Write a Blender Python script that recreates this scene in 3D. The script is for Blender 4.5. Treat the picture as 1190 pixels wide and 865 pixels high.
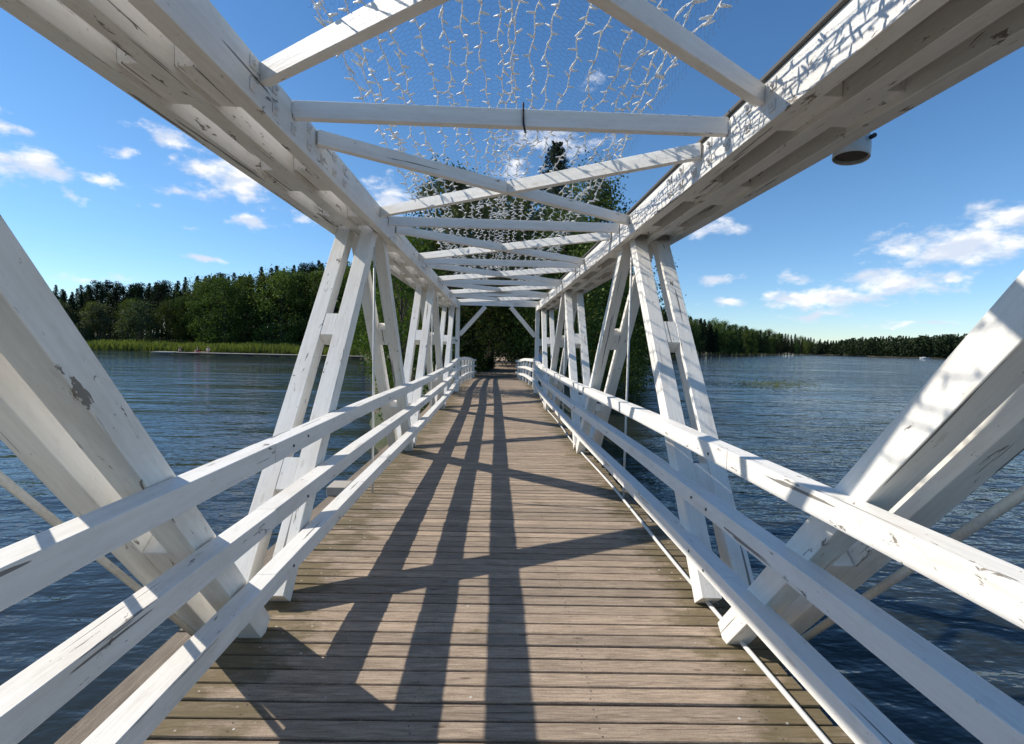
import bpy, bmesh, math, random
import numpy as np
from mathutils import Vector, Matrix

for o in list(bpy.data.objects): bpy.data.objects.remove(o)
rnd = random.Random(7)
rng = np.random.default_rng(7)
C = bpy.context.scene.collection
sc = bpy.context.scene
R = math.radians

# ------------------------------------------------------------------ camera, world, sun, exposure
FPX, IW, IH = 590.0, 1190.0, 865.0
CAM = Vector((-0.08, 0.0, 1.62))
ROLL, VPX, VPY = 0.0225, 575.0, 400.5           # picture roll, vanishing point of the bridge axis
cam_d = bpy.data.cameras.new('camera')
cam = bpy.data.objects.new('camera', cam_d); C.objects.link(cam)
cam_d.sensor_width = 36.0; cam_d.lens = FPX / IW * 36.0
cam_d.clip_start = 0.05; cam_d.clip_end = 6000
def unroll(px, py):
    dx, dy = px - IW/2, py - IH/2
    c, s = math.cos(ROLL), math.sin(ROLL)
    return dx*c + dy*s, -dx*s + dy*c
ux, uy = unroll(VPX, VPY)
PITCH = math.atan(-uy / FPX)                    # camera looks down by this
YAW = math.atan(-ux / FPX * math.cos(PITCH))    # and right by this
Rm = Matrix.Rotation(-YAW, 3, 'Z') @ Matrix.Rotation(math.pi/2 - PITCH, 3, 'X') @ Matrix.Rotation(ROLL, 3, 'Z')
cam.matrix_world = Matrix.Translation(CAM) @ Rm.to_4x4()
sc.camera = cam
def ray(px, py):
    """direction in the world seen at a pixel of the photograph"""
    return (Rm @ Vector(((px-IW/2)/FPX, -(py-IH/2)/FPX, -1.0))).normalized()
def proj(p):
    v = Rm.transposed() @ (Vector(p) - CAM)
    return IW/2 + FPX*v.x/-v.z, IH/2 - FPX*v.y/-v.z

SUN_TO = Vector((-1.225, 0.25, 1.0)).normalized()
sun_d = bpy.data.lights.new('sun', 'SUN'); sun_d.energy = 4.2; sun_d.angle = R(0.53); sun_d.color = (1.0, 0.93, 0.82)
sun = bpy.data.objects.new('sun', sun_d); C.objects.link(sun)
sun.rotation_euler = SUN_TO.to_track_quat('Z', 'Y').to_euler()
SUN_EL = math.asin(SUN_TO.z); SUN_AZ = math.atan2(SUN_TO.x, SUN_TO.y)

sc.view_settings.view_transform = 'Standard'; sc.view_settings.look = 'None'
sc.view_settings.exposure = 0.38; sc.view_settings.gamma = 1.0
sc.view_settings.use_curve_mapping = False
sc.render.engine = 'CYCLES'
sc.cycles.use_denoising = True
sc.cycles.max_bounces = 6; sc.cycles.diffuse_bounces = 4; sc.cycles.glossy_bounces = 3
sc.cycles.transmission_bounces = 3; sc.cycles.transparent_max_bounces = 6
sc.cycles.caustics_reflective = False; sc.cycles.caustics_refractive = False

class NT:
    """small helper for node trees"""
    def __init__(s, tree): s.t = tree; s.n = tree.nodes; s.l = tree.links
    def node(s, typ, **kw):
        n = s.n.new(typ)
        for k, v in kw.items(): setattr(n, k, v)
        return n
    def put(s, sock, v):
        if isinstance(v, bpy.types.NodeSocket): s.l.new(v, sock)
        elif v is not None:
            if hasattr(sock, 'default_value'):
                try: sock.default_value = v
                except Exception: sock.default_value = (*v, 1.0)
    def math(s, op, a, b=None, c=None, clamp=False):
        n = s.node('ShaderNodeMath', operation=op, use_clamp=clamp)
        s.put(n.inputs[0], a); s.put(n.inputs[1], b); s.put(n.inputs[2], c); return n.outputs[0]
    def vmath(s, op, a, b=None, out=0):
        n = s.node('ShaderNodeVectorMath', operation=op)
        s.put(n.inputs[0], a); s.put(n.inputs[1], b); return n.outputs[out]
    def noise(s, vec, scale, detail=3, rough=0.55, dist=0.0, dim='3D'):
        n = s.node('ShaderNodeTexNoise', noise_dimensions=dim)
        s.put(n.inputs['Vector'], vec); s.put(n.inputs['Scale'], scale); s.put(n.inputs['Detail'], detail)
        s.put(n.inputs['Roughness'], rough); s.put(n.inputs['Distortion'], dist); return n.outputs['Fac']
    def mapr(s, v, a, b, c=0.0, d=1.0, smooth=True):
        n = s.node('ShaderNodeMapRange', interpolation_type='SMOOTHSTEP' if smooth else 'LINEAR')
        s.put(n.inputs[0], v); s.put(n.inputs[1], a); s.put(n.inputs[2], b); s.put(n.inputs[3], c); s.put(n.inputs[4], d)
        return n.outputs[0]
    def mix(s, f, a, b, blend='MIX'):
        n = s.node('ShaderNodeMix', data_type='RGBA', blend_type=blend)
        s.put(n.inputs['Factor'], f)
        for k, v in ((6, a), (7, b)):
            if isinstance(v, (tuple, list)) and len(v) == 3: v = (*v, 1.0)
            s.put(n.inputs[k], v)
        return n.outputs[2]

world = bpy.data.worlds.new('World'); sc.world = world; world.use_nodes = True
w = NT(world.node_tree); w.n.clear()
sky = w.node('ShaderNodeTexSky', sky_type='NISHITA', sun_disc=False)
sky.sun_elevation = SUN_EL; sky.sun_rotation = SUN_AZ
sky.altitude = 0; sky.air_density = 1.0; sky.dust_density = 0.0; sky.ozone_density = 4.0
SKY_STRENGTH = 0.112
tc = w.node('ShaderNodeTexCoord')
dirv = w.vmath('NORMALIZE', tc.outputs['Generated'])
sep = w.node('ShaderNodeSeparateXYZ'); w.l.new(dirv, sep.inputs[0])
az = w.math('ARCTAN2', sep.outputs[0], sep.outputs[1]); el = w.math('ARCSINE', sep.outputs[2])
comb = w.node('ShaderNodeCombineXYZ'); w.l.new(az, comb.inputs[0]); w.l.new(el, comb.inputs[1])
ae = comb.outputs[0]
wn = w.node('ShaderNodeTexNoise'); w.put(wn.inputs['Vector'], ae); w.put(wn.inputs['Scale'], 16); w.put(wn.inputs['Detail'], 3)
warp = w.vmath('MULTIPLY', w.vmath('SUBTRACT', wn.outputs['Color'], (0.5, 0.5, 0.5)), (0.10, 0.045, 0.0))
aew = w.vmath('ADD', ae, warp)
# cumulus clouds by their direction in the sky: pixel centre and half-sizes in the photograph, weight
CLOUDS = [(45,197,75,24,1.25),(5,150,30,10,.9),(5,128,22,9,.9),(200,157,44,19,.95),(205,187,16,8,.7),(215,225,34,8,1),(278,208,52,27,1.35),(290,258,35,10,1.05),
  (242,300,22,5,.9),(130,212,22,9,.85),(345,250,18,8,.8),(130,177,16,8,.8),(90,228,18,6,.7),(165,238,10,5,.7),(215,262,14,4,.5),(455,232,44,20,1),(300,240,10,5,.5),(640,165,60,14,.95),(600,195,26,14,.8),(105,322,60,6,.5),
  (1110,284,120,32,1.35),(1180,250,60,22,1.2),(950,347,95,15,1.25),(1045,328,80,17,1.2),(1120,320,26,9,1),(830,323,26,9,1.1),(822,268,40,11,.9),(925,320,24,8,.8),(955,367,44,7,.85),
  (838,350,26,5,.8),(1040,352,18,6,.7),(1060,378,60,5,.6),(760,280,20,6,.6),(1260,300,60,30,1),(1330,250,70,30,1),(-80,170,60,22,1),(-160,230,70,18,1),(-60,260,40,12,.9),
  (700,90,18,6,.3)]
mask = None
for (px, py, rx, ry, wt) in CLOUDS:
    d = ray(px, py); a = math.atan2(d.x, d.y); e = math.asin(d.z)
    k = (math.cos(math.atan((px-IW/2)/FPX)))**1.6     # wide-angle stretch towards the edges
    kr = FPX/ k * math.cos(e)
    off = w.vmath('SUBTRACT', aew, (a, e, 0.0))
    off = w.vmath('MULTIPLY', off, (FPX/(rx*k), FPX/(ry*k**0.8), 0.0))
    ln = w.vmath('LENGTH', off, out=1)
    m = w.math('SUBTRACT', wt, w.math('MULTIPLY', ln, wt))
    mask = m if mask is None else w.math('MAXIMUM', mask, m)
n1 = w.noise(w.vmath('MULTIPLY', ae, (1.0, 1.9, 1.0)), 26, 7, 0.62)
dens = w.math('ADD', w.math('MULTIPLY', mask, 0.85), w.math('MULTIPLY', w.math('SUBTRACT', n1, 0.5), 2.3))
cl = w.mapr(dens, -0.04, 0.88)
n2 = w.noise(w.vmath('ADD', w.vmath('MULTIPLY', ae, (1.0, 2.2, 1.0)), (0.3, 0.02, 0.0)), 18, 4, 0.5)
ccol = w.mix(w.mapr(n2, 0.40, 0.66), (0.62, 0.68, 0.80), (1.0, 0.98, 0.95))
hs = w.node('ShaderNodeHueSaturation'); w.put(hs.inputs['Saturation'], 1.16); w.put(hs.inputs['Value'], 1.0)
w.l.new(sky.outputs[0], hs.inputs['Color'])
low = w.math('SUBTRACT', 1.0, w.mapr(el, 0.0, 0.30))
skyt = w.mix(w.math('MULTIPLY', low, 0.75), hs.outputs[0], w.vmath('MULTIPLY', hs.outputs[0], (0.74, 0.87, 1.06)))
skyc = w.vmath('MULTIPLY', skyt, (SKY_STRENGTH,)*3)
cloudc = w.vmath('MULTIPLY', ccol, (0.92,)*3)
mx = w.mix(w.math('MULTIPLY', cl, 0.93), skyc, cloudc)
bg = w.node('ShaderNodeBackground'); w.l.new(mx, bg.inputs[0]); bg.inputs[1].default_value = 1.0
wo = w.node('ShaderNodeOutputWorld'); w.l.new(bg.outputs[0], wo.inputs[0])

# ------------------------------------------------------------------ materials
def new_mat(name):
    m = bpy.data.materials.new(name); m.use_nodes = True
    t = NT(m.node_tree); t.n.clear()
    out = t.node('ShaderNodeOutputMaterial'); p = t.node('ShaderNodeBsdfPrincipled')
    t.l.new(p.outputs[0], out.inputs[0]); return m, t, p, out
def bump(t, p, h, strength, dist):
    b = t.node('ShaderNodeBump'); t.put(b.inputs['Height'], h); t.put(b.inputs['Strength'], strength); t.put(b.inputs['Distance'], dist)
    t.l.new(b.outputs[0], p.inputs['Normal'])
def objvec(t, sx, sy, sz):
    tcn = t.node('ShaderNodeTexCoord'); oi = t.node('ShaderNodeObjectInfo')
    v = t.vmath('ADD', tcn.outputs['Object'], t.vmath('MULTIPLY', (37.0, 91.0, 53.0), oi.outputs['Random']))
    return v, t.vmath('MULTIPLY', v, (sx, sy, sz)), oi.outputs['Random']

def painted_wood(name, wear=0.0):
    m, t, p, out = new_mat(name)
    v, vg, r = objvec(t, 1.5, 26.0, 26.0)                      # grain runs along the timber
    grain = t.noise(vg, 1.6, 5, 0.6)
    big = t.noise(t.vmath('MULTIPLY', v, (0.9, 2.2, 2.2)), 1.7, 4, 0.6)
    peel_n = t.noise(t.vmath('MULTIPLY', v, (2.2, 8.0, 8.0)), 2.2, 6, 0.68, 0.6)
    peel = t.mapr(t.math('ADD', peel_n, t.math('MULTIPLY', big, 0.22)), 0.785 - wear, 0.80 - wear)
    crack = t.mapr(t.noise(t.vmath('MULTIPLY', v, (0.45, 15.0, 15.0)), 2.0, 3, 0.5, 0.3), 0.682 - wear*0.5, 0.692 - wear*0.5)
    stain = t.mapr(t.noise(t.vmath('MULTIPLY', v, (1.2, 3.0, 3.0)), 1.5, 5, 0.65), 0.46, 0.78)
    knot_d = t.node('ShaderNodeTexVoronoi', feature='F1'); t.put(knot_d.inputs['Vector'], t.vmath('MULTIPLY', v, (2.2, 7.0, 7.0))); t.put(knot_d.inputs['Scale'], 1.0)
    knot = t.math('SUBTRACT', 1.0, t.mapr(knot_d.outputs['Distance'], 0.05, 0.10))
    base = t.mix(t.mapr(grain, 0.3, 0.7), (0.79, 0.76, 0.70), (0.86, 0.835, 0.78))
    base = t.mix(t.math('MULTIPLY', r, 0.2), base, (0.70, 0.69, 0.67))
    base = t.mix(t.math('MULTIPLY', stain, 0.38), base, (0.58, 0.50, 0.39))
    base = t.mix(t.math('MULTIPLY', knot, 0.28), base, (0.40, 0.33, 0.24))
    grime = t.mapr(t.noise(t.vmath('MULTIPLY', v, (3.0, 11.0, 11.0)), 2.5, 6, 0.72), 0.50, 0.74)
    base = t.mix(t.math('MULTIPLY', grime, 0.22), base, (0.40, 0.37, 0.29))
    speck = t.mapr(t.noise(t.vmath('MULTIPLY', v, (14.0, 30.0, 30.0)), 2.0, 3, 0.6), 0.70 - wear*0.4, 0.745 - wear*0.4)
    base = t.mix(t.math('MULTIPLY', speck, 0.6), base, (0.16, 0.13, 0.10))
    wood = t.mix(grain, (0.17, 0.15, 0.13), (0.34, 0.30, 0.25))
    base = t.mix(peel, base, wood)
    base = t.mix(t.math('MULTIPLY', crack, 0.8), base, (0.09, 0.08, 0.07))
    t.l.new(base, p.inputs['Base Color'])
    t.put(p.inputs['Roughness'], t.math('ADD', 0.50, t.math('MULTIPLY', peel, 0.35)))
    t.put(p.inputs['Specular IOR Level'], 0.35)
    h = t.math('SUBTRACT', t.math('ADD', t.math('MULTIPLY', grain, 0.5), t.math('MULTIPLY', big, 0.6)), t.math('ADD', t.math('MULTIPLY', peel, 0.45), crack))
    bump(t, p, h, 0.75, 0.005)
    return m
M = {}
M['paint'] = painted_wood('white_painted_timber', 0.0)
M['worn2'] = painted_wood('badly_worn_white_timber', 0.045)
M['worn'] = painted_wood('worn_white_painted_timber', 0.025)

def plank_mat(name, base_a, base_b, moss=True):
    m, t, p, out = new_mat(name)
    tcn = t.node('ShaderNodeTexCoord'); v0 = tcn.outputs['Object']
    at = t.node('ShaderNodeAttribute', attribute_name='tone'); tone = at.outputs['Fac']
    v = t.vmath('ADD', v0, t.vmath('MULTIPLY', (31.0, 0.0, 17.0), tone))
    grain = t.noise(t.vmath('MULTIPLY', v, (3.6, 52.0, 20.0)), 1.5, 6, 0.7, 0.9)
    blot = t.noise(t.vmath('MULTIPLY', v, (2.5, 6.0, 4.0)), 1.0, 5, 0.6)
    col = t.mix(t.mapr(grain, 0.25, 0.75), base_a, base_b)
    fine = t.noise(t.vmath('MULTIPLY', v, (1.0, 1.6, 1.0)), 170.0, 2, 0.6)
    col = t.mix(1.0, col, t.mix(t.mapr(fine, 0.3, 0.7), (0.80, 0.79, 0.78), (1.16, 1.16, 1.16)), 'MULTIPLY')
    pit = t.mapr(t.noise(t.vmath('MULTIPLY', v, (14.0, 34.0, 14.0)), 1.6, 3, 0.6, 0.5), 0.70, 0.75)
    col = t.mix(t.math('MULTIPLY', pit, 0.6), col, (0.10, 0.08, 0.065))
    tint = t.mix(tone, (0.78, 0.77, 0.76), (1.14, 1.09, 1.05))
    col = t.mix(1.0, col, tint, 'MULTIPLY')
    col = t.mix(t.math('MULTIPLY', t.mapr(blot, 0.48, 0.72), 0.40), col, (0.17, 0.14, 0.11))
    split = t.mapr(t.noise(t.vmath('MULTIPLY', v, (0.8, 55.0, 10.0)), 1.6, 3, 0.55, 0.2), 0.655, 0.69)
    col = t.mix(t.math('MULTIPLY', split, 0.65), col, (0.07, 0.055, 0.045))
    kn = t.node('ShaderNodeTexVoronoi', feature='F1'); t.put(kn.inputs['Vector'], t.vmath('MULTIPLY', v, (2.6, 8.3, 1.0))); t.put(kn.inputs['Scale'], 1.0)
    knot = t.math('SUBTRACT', 1.0, t.mapr(kn.outputs['Distance'], 0.04, 0.10))
    col = t.mix(t.math('MULTIPLY', knot, 0.75), col, (0.12, 0.085, 0.06))
    if moss:
        s = t.node('ShaderNodeSeparateXYZ'); t.l.new(v0, s.inputs[0])
        edge = t.mapr(t.math('ABSOLUTE', s.outputs[0]), 0.75, 1.4)
        mossn = t.mapr(t.math('ADD', t.noise(t.vmath('MULTIPLY', v, (2.0, 4.0, 1.0)), 1.3, 5, 0.65), t.math('MULTIPLY', edge, 0.30)), 0.60, 0.80)
        col = t.mix(t.math('MULTIPLY', mossn, 0.72), col, (0.115, 0.092, 0.04))
        sp = t.node('ShaderNodeTexVoronoi', feature='F1'); t.put(sp.inputs['Vector'], v0); t.put(sp.inputs['Scale'], 14.0)
        sprinkle = t.math('MULTIPLY', t.math('SUBTRACT', 1.0, t.mapr(sp.outputs['Distance'], 0.06, 0.11)),
                          t.mapr(t.math('ADD', t.noise(v0, 3.0, 3, 0.7), t.math('MULTIPLY', edge, 0.16)), 0.55, 0.66))
        col = t.mix(sprinkle, col, (0.62, 0.60, 0.55))
    t.l.new(col, p.inputs['Base Color']); t.put(p.inputs['Roughness'], 0.82); t.put(p.inputs['Specular IOR Level'], 0.2)
    bump(t, p, t.math('ADD', grain, t.math('MULTIPLY', blot, 0.5)), 0.7, 0.004)
    return m
M['deck'] = plank_mat('weathered_deck_planks', (0.22, 0.17, 0.128), (0.52, 0.425, 0.33))
M['board'] = plank_mat('grey_weathered_board', (0.17, 0.14, 0.11), (0.33, 0.28, 0.22), False)

def simple(name, col, rough=0.6, metal=0.0, var=0.12, scale=8.0):
    m, t, p, out = new_mat(name)
    v, _, r = objvec(t, 1, 1, 1)
    n = t.noise(v, scale, 4, 0.6)
    c2 = tuple(c*(1-2*var) for c in col)
    t.l.new(t.mix(n, c2, tuple(min(1, c*(1+var)) for c in col)), p.inputs['Base Color'])
    t.put(p.inputs['Roughness'], rough); t.put(p.inputs['Metallic'], metal)
    bump(t, p, n, 0.15, 0.004)
    return m
M['white_metal'] = simple('white_painted_steel', (0.72, 0.70, 0.66), 0.45)
M['felt'] = simple('dark_roofing_strip', (0.10, 0.095, 0.09), 0.8)
M['wire'] = simple('dull_galvanised_wire', (0.16, 0.165, 0.17), 0.55, 0.3)
M['cable'] = simple('white_light_cable', (0.74, 0.73, 0.70), 0.5)
M['bulb'] = simple('white_bulb_socket', (0.84, 0.83, 0.80), 0.35)
M['screw'] = simple('rusty_screw_heads', (0.06, 0.05, 0.045), 0.6)
M['black'] = simple('black_rubber', (0.02, 0.02, 0.022), 0.6)
M['lamp'] = simple('grey_green_lamp_housing', (0.66, 0.68, 0.67), 0.5)
M['lens'] = simple('dark_lamp_glass', (0.10, 0.08, 0.055), 0.2)
M['rope'] = simple('pale_wrapped_rope', (0.74, 0.70, 0.62), 0.7, 0.0, 0.15, 60.0)
M['darkwood'] = simple('dark_tarred_timber', (0.10, 0.085, 0.07), 0.85)
M['jetty'] = simple('sunbleached_jetty_boards', (0.42, 0.38, 0.33), 0.8)
M['hull'] = simple('white_boat_hull', (0.8, 0.8, 0.8), 0.3)
M['skin'] = simple('skin', (0.52, 0.33, 0.24), 0.55, 0, .05)
M['hair'] = simple('dark_hair', (0.03, 0.022, 0.018), 0.5)
M['fair'] = simple('fair_hair', (0.42, 0.32, 0.17), 0.5)
M['red'] = simple('red_cloth', (0.55, 0.05, 0.06), 0.8)
M['blue'] = simple('light_blue_cloth', (0.42, 0.52, 0.70), 0.8)
M['dark_cloth'] = simple('dark_cloth', (0.03, 0.035, 0.05), 0.8)
M['white_cloth'] = simple('white_cloth', (0.78, 0.77, 0.75), 0.8)
M['bark'] = simple('grey_brown_bark', (0.085, 0.065, 0.05), 0.9, 0, .3, 6.0)
M['pine_bark'] = simple('reddish_pine_bark', (0.17, 0.09, 0.055), 0.9, 0, .3, 6.0)

def leaf_mat(name, dark, light, transl=0.35):
    m = bpy.data.materials.new(name); m.use_nodes = True
    t = NT(m.node_tree); t.n.clear()
    out = t.node('ShaderNodeOutputMaterial')
    at = t.node('ShaderNodeAttribute', attribute_name='tone'); oi = t.node('ShaderNodeObjectInfo')
    col = t.mix(at.outputs['Fac'], dark, light)
    hsn = t.node('ShaderNodeHueSaturation')
    t.put(hsn.inputs['Hue'], t.math('ADD', 0.475, t.math('MULTIPLY', oi.outputs['Random'], 0.045)))
    t.put(hsn.inputs['Value'], t.math('ADD', 0.58, t.math('MULTIPLY', t.math('FRACT', t.math('MULTIPLY', oi.outputs['Random'], 17.3)), 0.95)))
    t.l.new(col, hsn.inputs['Color'])
    d = t.node('ShaderNodeBsdfDiffuse'); tr = t.node('ShaderNodeBsdfTranslucent'); g = t.node('ShaderNodeBsdfGlossy')
    t.l.new(hsn.outputs[0], d.inputs[0]); t.l.new(t.mix(1.0, hsn.outputs[0], (1.0, 1.0, 0.55), 'MULTIPLY'), tr.inputs[0])
    t.put(g.inputs['Roughness'], 0.5); t.put(g.inputs['Color'], (0.9, 0.95, 0.9, 1))
    m1 = t.node('ShaderNodeMixShader'); t.put(m1.inputs[0], transl); t.l.new(d.outputs[0], m1.inputs[1]); t.l.new(tr.outputs[0], m1.inputs[2])
    m2 = t.node('ShaderNodeMixShader'); t.put(m2.inputs[0], 0.012); t.l.new(m1.outputs[0], m2.inputs[1]); t.l.new(g.outputs[0], m2.inputs[2])
    t.l.new(m2.outputs[0], out.inputs[0]); return m
M['leaf'] = leaf_mat('broadleaf_foliage', (0.038, 0.066, 0.016), (0.125, 0.170, 0.042))
M['bush'] = leaf_mat('bright_birch_leaves', (0.060, 0.120, 0.020), (0.160, 0.245, 0.050))
M['needle'] = leaf_mat('spruce_needles', (0.012, 0.026, 0.013), (0.040, 0.062, 0.025), 0.12)
M['willow'] = leaf_mat('grey_green_willow_leaves', (0.070, 0.095, 0.050), (0.15, 0.18, 0.10))
M['reed'] = leaf_mat('green_reeds', (0.090, 0.145, 0.034), (0.17, 0.235, 0.066), 0.45)
M['pad'] = leaf_mat('lily_pad', (0.06, 0.085, 0.04), (0.11, 0.135, 0.06), 0.0)

def water_mat():
    m, t, p, out = new_mat('lake_water')
    g = t.node('ShaderNodeNewGeometry'); pos = g.outputs['Position']
    wob = t.noise(t.vmath('MULTIPLY', pos, (0.03, 0.06, 0.0)), 1.0, 3, 0.5)
    # short ripples crossing the view, longer swell below them
    v1 = t.vmath('MULTIPLY', pos, (1.25, 2.9, 1.0)); v2 = t.vmath('MULTIPLY', pos, (0.28, 0.85, 1.0)); v3 = t.vmath('MULTIPLY', pos, (4.6, 8.5, 1.0))
    h = t.math('ADD', t.math('MULTIPLY', t.noise(v1, 1.0, 3, 0.5, 0.4), 0.085), t.math('MULTIPLY', t.noise(v2, 1.0, 2, 0.5, 0.3), 0.16))
    h = t.math('ADD', h, t.math('MULTIPLY', t.noise(v3, 1.0, 2, 0.5), 0.022))
    h = t.math('ADD', h, t.math('MULTIPLY', t.noise(t.vmath('MULTIPLY', pos, (0.07, 0.42, 1.0)), 1.0, 2, 0.5, 0.5), 0.30))
    calm = t.mapr(wob, 0.35, 0.62, 0.45, 1.0)
    h = t.math('MULTIPLY', h, calm)
    t.put(p.inputs['Base Color'], (0.022, 0.027, 0.024, 1)); t.put(p.inputs['Roughness'], 0.04); t.put(p.inputs['IOR'], 1.33)
    bump(t, p, h, 1.0, 1.0); return m
M['water'] = water_mat()
def ground_mat():
    m, t, p, out = new_mat('forest_floor')
    g = t.node('ShaderNodeNewGeometry'); pos = g.outputs['Position']
    n = t.noise(pos, 0.6, 6, 0.65); n2 = t.noise(pos, 6.0, 4, 0.6)
    c = t.mix(t.mapr(n, 0.4, 0.6), (0.055, 0.075, 0.025), (0.12, 0.095, 0.06))
    c = t.mix(t.math('MULTIPLY', n2, 0.5), c, (0.05, 0.045, 0.03))
    t.l.new(c, p.inputs['Base Color']); t.put(p.inputs['Roughness'], 0.95); bump(t, p, n2, 0.6, 0.05); return m
M['ground'] = ground_mat()
M['path'] = simple('sandy_gravel_path', (0.34, 0.26, 0.19), 0.95, 0, .2, 5.0)

# ------------------------------------------------------------------ builders
def link(name, me, mat=None, parent=None):
    o = bpy.data.objects.new(name, me); C.objects.link(o)
    if mat is not None and me is not None: me.materials.append(mat)
    if parent is not None: o.parent = parent
    return o
def tag(o, label=None, cat=None, group=None, kind=None):
    for k, v in (('label', label), ('category', cat), ('group', group), ('kind', kind)):
        if v: o[k] = v
    return o
def empty(name, loc, label, cat, group=None):
    o = bpy.data.objects.new(name, None); C.objects.link(o); o.location = loc; o.empty_display_size = 0.2
    return tag(o, label, cat, group)
def copy_tree(o, parent=None):
    c = o.copy(); C.objects.link(c)
    if parent is not None: c.parent = parent
    for ch in o.children: copy_tree(ch, c)
    return c
def bm_obj(name, bm, mat, parent=None, smooth=False):
    me = bpy.data.meshes.new(name); bm.to_mesh(me); bm.free()
    if smooth:
        for f in me.polygons: f.use_smooth = True
    return link(name, me, mat, parent)
def py_obj(name, verts, faces, mat, parent=None, smooth=False, tone=None):
    me = bpy.data.meshes.new(name); me.from_pydata(verts, [], faces); me.update()
    if smooth: me.polygons.foreach_set('use_smooth', [True]*len(me.polygons))
    if tone is not None:
        a = me.attributes.new('tone', 'FLOAT', 'FACE'); a.data.foreach_set('value', np.asarray(tone, dtype=np.float32))
    return link(name, me, mat, parent)
def box_bm(bm, lo, hi, bev=0.0):
    r = bmesh.ops.create_cube(bm, size=1.0)
    for v in r['verts']:
        v.co = Vector([lo[i] + (v.co[i]+0.5)*(hi[i]-lo[i]) for i in range(3)])
    if bev: bmesh.ops.bevel(bm, geom=list({e for v in r['verts'] for e in v.link_edges}), offset=bev, segments=1, affect='EDGES')
def timber(name, p0, p1, wx, wz, mat, parent, up=(0,0,1), bev=0.0025, warp=0.0):
    """a squared timber from p0 to p1; its own X axis runs along it, wz is its depth towards `up`"""
    p0, p1 = Vector(p0), Vector(p1); x = (p1-p0); L = x.length; x.normalize()
    upv = Vector(up); y = upv.cross(x).normalized(); z = x.cross(y)
    bm = bmesh.new(); box_bm(bm, (0, -wx/2, -wz/2), (L, wx/2, wz/2), bev)
    o = bm_obj(name, bm, mat, parent)
    mw = Matrix((x, y, z)).transposed().to_4x4(); mw.translation = p0
    o.matrix_world = mw
    if parent is not None: o.matrix_local = parent.matrix_world.inverted() @ mw if False else Matrix.Translation(-parent.location) @ mw
    return o
def tube_geo(pts, r, sides=6, closed=False):
    pts = [Vector(p) for p in pts]; V, F = [], []
    n = len(pts)
    for i, p in enumerate(pts):
        d = (pts[min(i+1, n-1)] - pts[max(i-1, 0)]).normalized()
        a = d.cross(Vector((0.31, 0.17, 0.93))); a = a.normalized() if a.length > 1e-4 else Vector((1,0,0)); b = d.cross(a)
        rr = r[i] if isinstance(r, (list, tuple)) else r
        for k in range(sides):
            th = 2*math.pi*k/sides; V.append(p + (a*math.cos(th) + b*math.sin(th))*rr)
    for i in range(n-1):
        for k in range(sides):
            k2 = (k+1) % sides; F.append((i*sides+k, i*sides+k2, (i+1)*sides+k2, (i+1)*sides+k))
    F.append(tuple(range(sides))[::-1]); F.append(tuple((n-1)*sides+k for k in range(sides)))
    return V, F
def tube(name, pts, r, mat, parent=None, sides=8, smooth=True):
    V, F = tube_geo(pts, r, sides)
    if parent is not None: V = [v - parent.location for v in V]
    return py_obj(name, V, F, mat, parent, smooth)
def sweep(name, pts, w_, h_, mat, parent, bev=0.0025):
    """rectangular timber swept along pts (x, Y, z of its centre); local X is world Y so that the grain follows it"""
    prof = [(-w_/2+bev, -h_/2), (w_/2-bev, -h_/2), (w_/2, -h_/2+bev), (w_/2, h_/2-bev), (w_/2-bev, h_/2), (-w_/2+bev, h_/2), (-w_/2, h_/2-bev), (-w_/2, -h_/2+bev)]
    V, F = [], []; n = len(pts); k = len(prof)
    for (x, y, z) in pts:
        for (a, b) in prof: V.append((y, -(x+a), z+b))
    for i in range(n-1):
        for j in range(k):
            j2 = (j+1) % k; F.append((i*k+j, i*k+j2, (i+1)*k+j2, (i+1)*k+j))
    F.append(tuple(range(k))[::-1]); F.append(tuple((n-1)*k+j for j in range(k)))
    o = py_obj(name, V, F, mat, parent); o.rotation_euler = (0, 0, math.pi/2); return o
def interp(tbl, y):
    xs = [t[0] for t in tbl]; return float(np.interp(y, xs, [t[1] for t in tbl]))
def smooth_interp(tbl, y):
    for (a, va), (b, vb) in zip(tbl, tbl[1:]):
        if a <= y <= b:
            s = (y-a)/(b-a); s = s*s*(3-2*s); return va + (vb-va)*s
    return tbl[0][1] if y < tbl[0][0] else tbl[-1][1]

# ------------------------------------------------------------------ setting: water, land
WZ = -1.5
wat = py_obj('water', [(-4000,-1500,WZ),(4000,-1500,WZ),(4000,5000,WZ),(-4000,5000,WZ)], [(0,1,2,3)], M['water']); tag(wat, kind='structure')

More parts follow.
